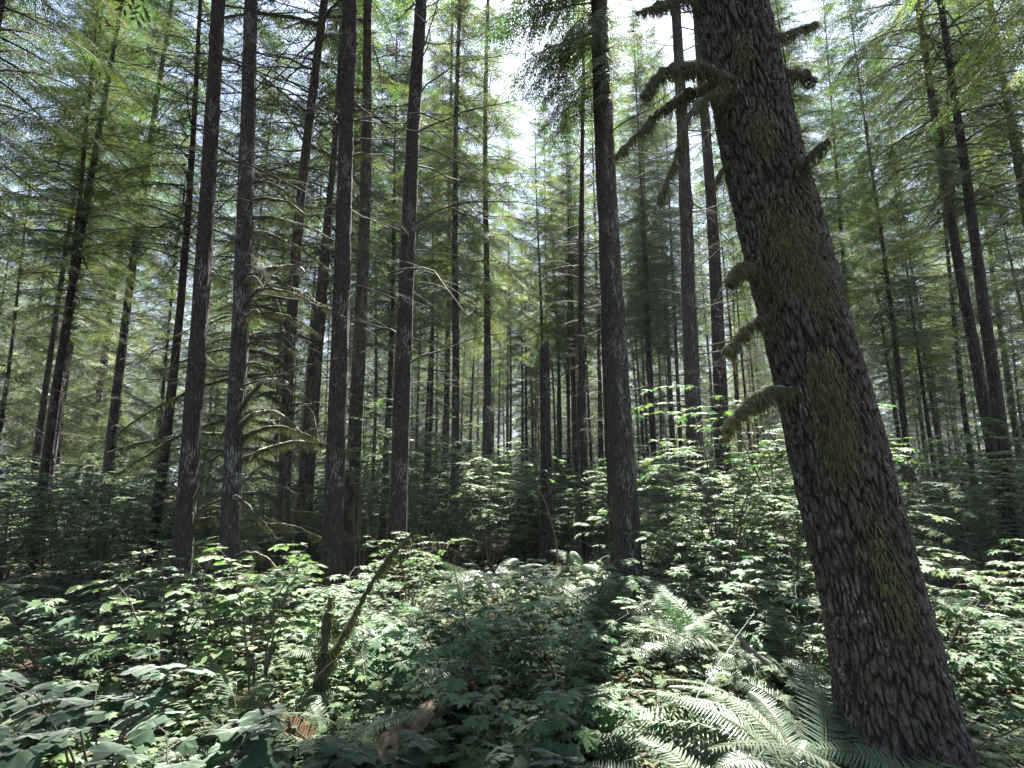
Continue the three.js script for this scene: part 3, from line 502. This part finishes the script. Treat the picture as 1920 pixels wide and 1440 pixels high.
function bushPlan(r, { H, R, stems, side = 7, gap = 0.075, leaf = 0.075, from = 0.35, tilt = 0.35, blen = 0.55, most = 1e9 }) {
  const S_ = [], T_ = [], L_ = [];
  for (let k = 0; k < stems; k++) {
    const az = k / stems * 6.283 + between(r, -0.5, 0.5), out = R * between(r, 0.35, 0.9), h = H * between(r, 0.7, 1.02), d = V(Math.cos(az), 0, Math.sin(az));
    const pts = bez(V(d.x * 0.04, -0.05, d.z * 0.04), d.clone().multiplyScalar(out * 0.25).add(V(0, h * 0.75, 0)), d.clone().multiplyScalar(out).add(V(0, h, 0)), 8).map((p, j) => p.add(V(between(r, -1, 1), 0, between(r, -1, 1)).multiplyScalar(j ? 0.012 * H : 0)));
    S_.push([pts, pts.map((_, j) => mix(0.0045 * (1 + H * 0.9), 0.002, j / 8))]);
    for (let b = 0; b < side; b++) {
      const t = b === side - 1 ? 0.98 : mix(from, 1, (b + r() * 0.7) / side), f = t * 8, i = Math.min(7, Math.floor(f)), p = pts[i].clone().lerp(pts[i + 1], f - i), ba = az + between(r, -2.2, 2.2), bl = R * blen * between(r, 0.55, 1.15) * (1.15 - 0.4 * t), bd = V(Math.cos(ba), between(r, -0.05, 0.3), Math.sin(ba)).normalize();
      const bp = bez(p, p.clone().addScaledVector(bd, bl * 0.5).add(V(0, bl * 0.08, 0)), p.clone().addScaledVector(bd, bl).add(V(0, -bl * between(r, 0.02, 0.2), 0)), 4);
      T_.push([bp, [0.0032, 0.0026, 0.002, 0.0016, 0.0012]]);
      for (let s = bl * 0.22; s <= bl; s += gap * between(r, 0.8, 1.2)) {
        const g = Math.min(3.999, s / bl * 4), gi = Math.floor(g), lp = bp[gi].clone().lerp(bp[gi + 1], g - gi), tg = bp[gi + 1].clone().sub(bp[gi]).normalize(), sd = V().crossVectors(tg, UPV).normalize(), last = s + gap > bl;
        for (const sg of last ? [-1, 0, 1] : [-1, 1]) {
          const x = sg ? sd.clone().multiplyScalar(sg).addScaledVector(tg, between(r, 0.2, 0.9)) : tg.clone(); x.y -= between(r, -0.05, 0.3);
          L_.push({ p: lp, x, n: V(between(r, -tilt, tilt), 1, between(r, -tilt, tilt)), s: leaf * between(r, 0.45, 1.2) * (last ? 1.1 : 1), k: (r() * 64) | 0 });
        }
      }
    }
  }
  while (L_.length > most) L_.splice((r() * L_.length) | 0, 1);
  return { S_, T_, L_ };
}
function mergedBush(plan, temps, cols) {
  const w = new MB(), l = new MB(), r = mulberry(plan.L_.length);
  for (const [p, q] of plan.S_) w.tube(p, q, 5, [1, 1, 1]);
  for (const [p, q] of plan.T_) w.tube(p, q, 3, [1, 1, 1]);
  for (const f of plan.L_) l.add(temps[f.k % temps.length], basis(f.x, f.n, f.p, f.s), cols[(r() * cols.length) | 0].map((x) => x * between(r, 0.85, 1.15)));
  return [w.geo(false), l.geo(false)];
}
function leafyBush(name, label, category, x, z, plan, temps, mats, group, stemMat = M.stem) {   // every stem and leaf a part of its own
  const o = thing(name, label, category, [x, groundAt(x, z), z], 0, group), tw = new MB();
  for (const [p, q] of plan.S_) { const m = new MB(); m.tube(p, q, 5, [1, 1, 1]); part('stem', m.geo(false), stemMat, o); }
  for (const [p, q] of plan.T_) tw.tube(p, q, 3, [1, 1, 1]);
  part('twigs', tw.geo(false), stemMat, o, 'stuff');
  for (const f of plan.L_) { const m = part('leaf', tgeo(temps[f.k % temps.length]), mats[f.k % mats.length], o); basis(f.x, f.n, f.p, f.s).decompose(m.position, m.quaternion, m.scale); }
  return o;
}
const rp = mulberry(800);
const BUSH = [
  ...[0, 1, 2].map(() => mergedBush(bushPlan(rp, { H: 2.4, R: 1.4, stems: 7, side: 12, leaf: 0.118, gap: 0.09, from: 0.25 }), MAPLE, LEAFCOL)),           // tall
  ...[0, 1, 2].map(() => mergedBush(bushPlan(rp, { H: 1.05, R: 0.9, stems: 8, side: 8, leaf: 0.112, gap: 0.09, from: 0.25 }), MAPLE, LEAFCOL)),   // low
  ...[0, 1].map(() => mergedBush(bushPlan(rp, { H: 4.2, R: 1.5, stems: 4, side: 11, leaf: 0.12, gap: 0.1, from: 0.4 }), MAPLE, LEAFCOL)),      // slender, high
  ...[0, 1].map(() => mergedBush(bushPlan(rp, { H: 0.95, R: 0.7, stems: 8, side: 9, leaf: 0.06, gap: 0.04, from: 0.3, tilt: 0.6 }), OVAL, LEAFCOL)),   // small leaved
];
function bush(k, x, z, scale, label, group, name = 'vine_maple') {
  const o = thing(name, label, 'shrub', [x, groundAt(x, z), z], rp() * 6.28, group); o.scale.setScalar(scale);
  if (!label) toName.push([o, k > 7 ? 'small leaved low shrub' : k > 2 ? 'low maple shrub' : 'spreading maple bush']);
  part('stems', BUSH[k][0], M.stem, o, 'stuff'); part('leaves', BUSH[k][1], M.leaves, o, 'stuff');
  return o;
}
// maples told apart
for (const [k, x, z, s, label] of [
  [0, 2.6, -7.0, 1.02, 'sunlit vine maple bush between the stout lichen fir and the big mossy tree'],
  [1, 3.5, -7.2, 1.15, 'broad yellow green vine maple beside the big mossy tree'],
  [2, 4.6, -7.4, 1.1, 'tall vine maple behind the foot of the big mossy tree'],
  [0, 3.0, -5.6, 0.75, 'lower vine maple with dark stems under the sunlit maples'],
  [1, -0.4, -10.5, 1.08, 'pale sunlit maple bush left of the broken snag'],
  [2, -1.2, -10.8, 0.85, 'maple bush just behind the leaning mossy snag'],
  [6, -2.1, -10.2, 0.95, 'slender maple with bright leaves right of the speckled trunk'],
  [7, -2.3, -8.6, 0.85, 'slender maple sprig glowing between the dark fir and the speckled trunk'],
  [7, 7.0, -25, 1.8, 'high glowing green maple seen between the stout and the ringed fir'],
  [6, 5.2, -24, 1.5, 'backlit maple far behind the stout lichen scaled fir'],
  [0, 0.4, -12.4, 0.8, 'maple bush just behind the broken snag'],
  [1, 1.05, -11.2, 0.7, 'maple bush between the broken snag and the stout lichen fir'],
  [2, 0.95, -13.5, 0.9, 'maple bush behind the foot of the slim young fir'],
]) bush(k, x, z, s, label, 'vine maples that catch the sun');
for (let n = 0, tries = 0; n < 190 && tries < 3000; tries++) {
  const d = Math.sqrt(between(rp, 6.2 ** 2, 23 ** 2)), az = between(rp, -48, 48) / 57.3, x = Math.sin(az) * d, z = -Math.cos(az) * d;
  const lane = az * 57.3; if (near.some(([a, b]) => (a - x) ** 2 + (b - z) ** 2 < 0.25) || (Math.abs(lane + 1.9) < 3.5 && d < 8) || (Math.abs(lane - 8) < 3 && d < 9) || (Math.abs(lane - 3.2) < 2 && d < 10)) continue; n++;
  const low = d < 8.5 || rp() < 0.3;
  bush(low ? [3, 4, 5, 8, 9][(rp() * 5) | 0] : (rp() * 3) | 0, x, z, between(rp, 0.75, 1.15) * (low ? 1.05 : 0.85), d < 13 ? null : low ? 'low shrub deep in the thicket among the trunks' : 'maple bush deep in the thicket among the trunks', low ? 'low shrubs of the thicket' : 'maple bushes of the thicket');
}
for (let n = 0; n < 75; n++) { const d = between(rp, 23, 55), az = between(rp, -48, 48) / 57.3; bush((rp() * 3) | 0, Math.sin(az) * d, -Math.cos(az) * d, between(rp, 1, 1.7), 'far maple bush in the pale light behind the trunks', 'far maple bushes'); }

for (let n = 0; n < 34; n++) { const d = between(rp, 10.5, 26), az = between(rp, -13, 20) / 57.3; bush((rp() * 3) | 0, Math.sin(az) * d, -Math.cos(az) * d, between(rp, 0.8, 1.2), null, 'sunny bushes between the pole thin firs'); }
// close shrubs, leaf by leaf
const lowPlan = (H, R, o = {}) => bushPlan(rp, { H, R, stems: 7, side: 6, leaf: 0.115, gap: 0.09, from: 0.3, most: 300, ...o });
const CL = 'low maples of the leafy carpet';
for (const [x, z, H, R, label] of [
  [-0.95, -5.0, 0.78, 0.8, 'low maple right behind the foot of the leaning mossy snag'],
  [-0.1, -5.2, 0.8, 0.8, 'low maple in the middle of the carpet, below the thin firs'],
  [0.65, -5.8, 0.8, 0.75, 'low maple in front of the stout lichen scaled fir'],
  [-0.45, -4.2, 0.72, 0.75, 'low maple behind the end of the fallen log'],
  [0.35, -4.2, 0.68, 0.65, 'dark leaved low maple left of the arching fern'],
  [0.0, -3.3, 0.66, 0.65, 'nearest low maple left of the large ferns'],
  [0.42, -3.6, 0.45, 0.4, 'small maple at the tips of the large ferns'],
  [-0.75, -4.5, 0.6, 0.6, 'low maple over the fallen log beside the mossy snag'],
  [2.25, -4.6, 0.95, 0.7, 'dark shaded maple at the foot of the big mossy tree'],
  [2.2, -5.9, 1.0, 0.75, 'low maple behind the bare fallen stick'],
  [-2.6, -5.2, 0.8, 0.8, 'low maple at the foot of the mossy twin firs'],
  [-3.4, -4.4, 0.8, 0.8, 'low maple beyond the large soft leaves'],
  [3.2, -4.4, 0.8, 0.8, 'low maple past the big mossy tree'],
  [-1.75, -5.6, 0.75, 0.7, 'low maple at the foot of the dark straight fir'],
]) leafyBush('vine_maple', label, 'shrub', x, z, lowPlan(H, R), MAPLE, M.maple, CL);
leafyBush('huckleberry_bush', 'pale leaved berry bush standing in sun before the mossy twin firs', 'shrub', -1.75, -4.1, bushPlan(rp, { H: 1.22, R: 0.62, stems: 5, side: 8, leaf: 0.105, gap: 0.065, from: 0.35, most: 300 }), OVAL, M.oval);
leafyBush('huckleberry_bush', 'taller berry bush at the frame edge beside the pale leaved one', 'shrub', -2.45, -4.2, bushPlan(rp, { H: 1.15, R: 0.6, stems: 4, side: 8, leaf: 0.1, gap: 0.07, from: 0.35, most: 260 }), OVAL, M.oval);
for (const [x, z, H, R, label] of [
  [-1.35, -2.5, 0.72, 0.45, 'large soft leaved berry plant in the lower corner, darkest and biggest leaves'],
  [-1.05, -2.65, 0.52, 0.42, 'soft leaved berry plant at the very bottom below the bright fern'],
  [-0.6, -2.7, 0.48, 0.42, 'soft leaved berry plant overhanging the fallen log'],
  [-0.05, -2.65, 0.48, 0.4, 'soft leaved berry plant left of the large ferns at the bottom'],
  [-1.95, -2.9, 0.75, 0.5, 'soft leaved berry plant behind the biggest leaves'],
  [-2.5, -2.6, 0.7, 0.5, 'soft leaved berry plant outside the left photo edge'],
]) leafyBush('thimbleberry', label, 'shrub', x, z, bushPlan(rp, { H, R, stems: 6, side: 4, leaf: 0.15, gap: 0.15, from: 0.55, blen: 0.5, most: 110, tilt: 0.45 }), BROAD, M.broad, 'soft leaved berry plants');

// ---------------------------------------------------------------- ferns
const rf = mulberry(900);
function frondGeos(arch0, arch1, np) {   // length 1, rising along +x/+y
  const pts = [], n = 14, sway = between(rf, -1.2, 1.2); let x = 0, y = 0; for (let k = 0; k <= n; k++) { pts.push(V(x, y, 0.09 * sway * Math.sin(k / n * 2.6))); const a = mix(arch0, arch1, Math.pow(k / n, 0.9)); x += Math.cos(a) / n; y += Math.sin(a) / n; }
  const ra = new MB(), lf = new MB(); ra.tube(pts, pts.map((_, k) => mix(0.0055, 0.0012, k / n)), 4, [1, 1, 1]);
  for (let k = 0; k < np; k++) {
    const s = mix(0.14, 0.995, k / np), f = s * n, i = Math.min(n - 1, Math.floor(f)), p = pts[i].clone().lerp(pts[i + 1], f - i), T = pts[i + 1].clone().sub(pts[i]).normalize(), N = V(-T.y, T.x, 0);
    const l = 0.118 * Math.pow(Math.sin(Math.PI * Math.pow(mix(0.1, 1, (s - 0.1) / 0.9), 0.62) * 0.97), 0.8) + 0.006;
    for (const sg of [-1, 1]) {
      const d = V(0, 0, sg).addScaledVector(T, between(rf, 0.2, 0.4)).addScaledVector(N, between(rf, -0.16, 0.08)).normalize(), w = T.clone().multiplyScalar(0.0085 * (0.5 + l * 4.5)), q = (t, u, h) => { const v = p.clone().addScaledVector(d, l * t * between(rf, 0.97, 1.03)).addScaledVector(w, u).addScaledVector(N, h * 0.003 - l * t * t * 0.14).addScaledVector(T, l * t * t * 0.16); return [v.x, v.y, v.z]; };
      const a = q(0.02, 0, 1), b = q(0.1, -0.95, 0), c = q(0.12, 1, 0), m = q(0.55, 0, 1), e = q(0.6, -0.6, 0), g = q(0.6, 0.6, 0), tip = q(1, 0, 0);
      const W = [1, 1, 1]; lf.tri(a, m, b, W); lf.tri(b, m, e, W); lf.tri(a, c, m, W); lf.tri(c, g, m, W); lf.tri(e, m, tip, W); lf.tri(m, g, tip, W);
    }
  }
  return [ra.geo(false), lf.geo(false)];
}
const FROND = [[1.15, -0.35, 46], [1.0, -0.55, 44], [1.25, 0.1, 48], [0.85, -0.3, 44], [1.2, -0.7, 42], [0.95, 0.0, 46], [1.3, -0.5, 45], [0.75, -0.15, 43], [1.1, -0.9, 44]].map((a) => frondGeos(...a));
function fern(label, x, z, { fresh = false, n = 14, len = 0.75, az0 = 0, az1 = 6.283, dip = 0, base = 0, group = 'sword ferns', seedTurn = 0 }) {
  const o = thing('sword_fern', label, 'fern', [x, groundAt(x, z) + base, z], 0, group);
  if (!label) toName.push([o, 'half hidden sword fern']);
  for (let k = 0; k < n; k++) {
    const [ra, lf] = FROND[(rf() * FROND.length) | 0], f = part('frond', lf, (rf() < 0.05 ? !fresh : false) ? M.fernDead : M.fern[(rf() * 2) | 0], o), L = len * between(rf, 0.6, 1.12);
    part('rachis', ra, M.rachis, f);
    f.rotation.set(between(rf, -0.6, 0.6), mix(az0, az1, (k + rf() * 0.8) / n), between(rf, -0.25, 0.15) - dip, 'YXZ'); f.scale.setScalar(L); f.position.y = 0.03;
  }
  return o;
}
// azimuth 0 = +x (right), pi/2 = away, pi = left
fern('large sword fern, glossy fronds fanning over the lower corner', 1.5, -3.05, { fresh: true, n: 26, len: 1.3, az0: 1.3, az1: 4.1, dip: 0.1 });
fern('large sword fern beside the corner one, upright fronds under the big mossy tree', 1.9, -2.9, { fresh: true, n: 18, len: 1.05, az0: 0.6, az1: 4.0, dip: 0.12 });
fern('smaller sword fern in front of the large corner one', 1.02, -2.72, { fresh: true, n: 18, len: 0.95, az0: 0.3, az1: 5.2, dip: 0.05 });
fern('sword fern arching in the sun behind the large ferns', 1.62, -4.9, { fresh: true, n: 20, len: 1.05, az0: 1.4, az1: 5.0 });
fern('sword fern between the arching fern and the stout lichen fir', 1.0, -5.9, { n: 14, len: 0.95 });
fern('sword fern at the foot of the stout lichen scaled fir', 1.0, -7.0, { n: 14, len: 1.0 });
fern('small bright fern rising alone from the middle of the leaf carpet', -0.25, -7.4, { fresh: true, n: 13, len: 1.1, base: 0.15 });
fern('yellow green sword fern lit at the foot of the leaning mossy snag', -1.02, -3.55, { n: 12, len: 0.85, az0: -0.5, az1: 5.6 });
fern('dark sword fern with a long frond between mossy snag and log', -0.95, -4.1, { n: 11, len: 1.05, az0: -0.4, az1: 2.2 });
fern('sword fern in shade behind the mossy snag', -1.2, -4.8, { n: 12, len: 0.9 });
fern('sword fern in the shade under the fallen stick', 2.1, -4.5, { n: 12, len: 0.9 });
fern('fern clump at the foot of the slim young fir', 1.2, -9.6, { n: 13, len: 1.1 });
for (let n = 0; n < 26; n++) { const d = between(rf, 3.2, 13), az = (rf() < 0.5 ? -1 : 1) * between(rf, 8, 47) / 57.3; fern(null, Math.sin(az) * d, -Math.cos(az) * d, { n: 10, len: between(rf, 0.65, 0.95), group: 'ferns hidden in the thicket' }); }

// ---------------------------------------------------------------- the leaning mossy snag, log, sticks
{
  const bx = -1.33, bz = -4.05, r = mulberry(1000), o = thing('mossy_snag', 'small forked dead tree wrapped in moss, one arm leaning far over', 'snag', [bx, groundAt(bx, bz) - 0.05, bz]);
  const arm = (nm, P, r0, r1, hair) => { const pts = new THREE.CatmullRomCurve3(P.map(([x, y, z]) => V(x - bx, y + 0.08, z - bz))).getPoints(22).map((q) => q.add(V(between(r, -1, 1), 0, between(r, -1, 1)).multiplyScalar(0.006))), [w, g] = mossyBranch(r, pts, r0, r1, { hair: hair * 1.3, l0: 0.008, l1: 0.03, clump: 0.5 }); const b = part(nm, w, M.twigMoss, o); part('moss', g, M.moss, b, 'stuff'); };
  arm('trunk', [[-1.34, -0.05, bz], [-1.3, 0.2, bz], [-1.26, 0.42, bz]], 0.062, 0.052, 2600);
  arm('stub', [[-1.28, 0.3, bz + 0.01], [-1.275, 0.45, bz + 0.02], [-1.25, 0.78, bz + 0.03]], 0.05, 0.03, 2600);
  arm('leaning_arm', [[-1.27, 0.33, bz], [-1.14, 0.57, -4.08], [-1.01, 0.82, -4.1], [-0.86, 1.06, -4.12], [-0.68, 1.24, -4.15]], 0.036, 0.007, 2800);
  const b = part('twig', DEAD[3], M.twig, o); b.position.set(-0.7 - bx, 1.33, -0.09); b.rotation.set(0, 0.2, 0.1); b.scale.setScalar(0.5);
}
{
  const o = thing('fallen_log', 'rotten reddish fallen log poking out of the leaves', 'log', [-0.82, groundAt(-0.7, -3.8) + 0.0, -3.2]), mb = new MB(), pts = bez(V(0, 0.16, 0.2), V(0.3, 0.2, -0.6), V(0.62, 0.24, -1.35), 60);
  mb.tube(pts, pts.map((_, k) => 0.085 - 0.03 * k / 60), 28, (a, l) => { const t = noise3(Math.cos(a) * 2, l * 5, Math.sin(a) * 2); return t > 0.35 ? [0.09, 0.085, 0.035] : t > -0.2 ? [0.19, 0.125, 0.1] : [0.12, 0.08, 0.062]; }, 1, 1, (a, l) => 0.016 * noise3(Math.cos(a) * 4, l * 3, Math.sin(a) * 4) + 0.006 * noise3(Math.cos(a) * 14, l * 5, Math.sin(a) * 14));
  part('log_body', mb.geo(true), M.wood, o);
}
function stick(label, p0, p1, p2, r0, col) { const mb = new MB(), n = 24, r = mulberry(Math.round(p0.x * 1000) + 5), pts = bez(p0, p1, p2, n).map((p) => p.add(V(between(r, -1, 1), between(r, -1, 1), between(r, -1, 1)).multiplyScalar(0.006))); mb.tube(pts, pts.map((_, k) => mix(r0, r0 * 0.35, k / n)), 7, col); const m = part(numbered('fallen_branch'), mb.geo(true), M.wood, scene); return tag(m, label, 'branch', 'bare fallen branches'); }
stick('bare brown stick slanting down to the large ferns', V(1.88, 0.24, -4.15), V(1.68, 0.44, -4.2), V(1.34, 0.82, -4.25), 0.017, [0.16, 0.12, 0.10]);
stick('thin grey stick lying across the ferns', V(1.05, 0.4, -3.4), V(1.3, 0.58, -3.6), V(1.62, 0.75, -3.9), 0.0045, [0.22, 0.27, 0.24]);
stick('long dead stick lying in the leaf carpet', V(0.95, 0.2, -5.9), V(0.72, 0.42, -6.0), V(0.42, 0.58, -6.05), 0.009, [0.14, 0.1, 0.08]);
stick('crooked dead branch standing up left of the slim young fir', V(0.75, 0.3, -9.4), V(0.7, 1.0, -9.3), V(0.45, 1.45, -9.2), 0.018, [0.17, 0.14, 0.11]);
{
  const r = mulberry(1300);
  for (let k = 0; k < 14; k++) { const d = between(r, 3.6, 8), az = (k % 3 ? between(r, -30, 6) : between(r, 27, 36)) / 57.3, x = Math.sin(az) * d, z = -Math.cos(az) * d, a = r() * 6.28, l = between(r, 0.4, 1.1), y = groundAt(x, z); const o = stick(null, V(x, y - 0.03, z), V(x + Math.cos(a) * l * 0.25, y + l * 0.55, z + Math.sin(a) * l * 0.25), V(x + Math.cos(a) * l * 0.8, y + l * between(r, 0.6, 1), z + Math.sin(a) * l * 0.8), between(r, 0.005, 0.011), [0.09, 0.07, 0.055]); o.userData.category = 'branch'; toName.push([o, 'bare dead stem', x, z]); }
}
{ const m = new MB(); m.add(BROAD[2], new THREE.Matrix4(), [1, 1, 1]); const o = part('dried_leaf', m.geo(false), M.deadLeaf, scene); o.position.set(-1.45, 0.3, -3.75); o.rotation.set(0.4, 0.3, -1.45); o.scale.setScalar(0.12); tag(o, 'single curled brown dried leaf hanging by the mossy snag', 'leaf'); }

// ---------------------------------------------------------------- ground cover and litter
{
  const r = mulberry(1100), m = new THREE.Matrix4(), q = new THREE.Quaternion(), e = new THREE.Euler(), c = new THREE.Color();
  const sp = new MB(); for (let k = 0; k < 9; k++) { const a = k / 9 * 6.28 + r(), rr = between(r, 0.04, 0.2); sp.add(MAPLE[k % 4], basis(V(Math.cos(a), -0.1, Math.sin(a)), V(between(r, -0.3, 0.3), 1, between(r, -0.3, 0.3)), V(Math.cos(a) * rr, between(r, 0.05, 0.28), Math.sin(a) * rr), between(r, 0.05, 0.085)), LEAFCOL[k % 5]); }
  const N = 9000, im = new THREE.InstancedMesh(sp.geo(false), M.leaves, N);
  for (let k = 0; k < N; k++) { const d = 1.6 + 22 * Math.pow(r(), 1.5), az = between(r, -50, 50) / 57.3, x = Math.sin(az) * d, z = -Math.cos(az) * d, s = between(r, 0.7, 1.5) * (Math.hypot(x - 1.3, z + 3.1) < 0.9 ? 0.45 : 1); m.compose(V(x, groundAt(x, z), z), q.setFromEuler(e.set(between(r, -0.2, 0.2), r() * 6.28, between(r, -0.2, 0.2))), V(s, s, s)); im.setMatrixAt(k, m); const g = between(r, 0.7, 1.15); im.setColorAt(k, c.setRGB(g, g, g * between(r, 0.9, 1.1))); }
  im.name = 'ground_cover'; scene.add(im); tag(im, 'low seedlings and leaves carpeting the forest floor', 'ground cover', null, 'stuff');
  const lt = new THREE.InstancedMesh(tgeo(OVAL[1]), std({ color: 0xffffff, roughness: 1 }), 9000);
  for (let k = 0; k < 9000; k++) { const d = 2 + 14 * Math.pow(r(), 1.3), az = between(r, -50, 50) / 57.3, x = Math.sin(az) * d, z = -Math.cos(az) * d, s = between(r, 0.04, 0.1); m.compose(V(x, groundAt(x, z) + 0.015, z), q.setFromEuler(e.set(between(r, -0.6, 0.6), r() * 6.28, between(r, -0.6, 0.6))), V(s, s, s * 0.7)); lt.setMatrixAt(k, m); const g = r(); lt.setColorAt(k, c.setRGB(mix(0.07, 0.2, g), mix(0.04, 0.11, g), mix(0.025, 0.06, g))); }
  lt.name = 'leaf_litter'; scene.add(lt); tag(lt, 'brown fallen leaves on the soil', 'litter', null, 'stuff');
}
nameByPlace();
renderer.render(scene, camera);
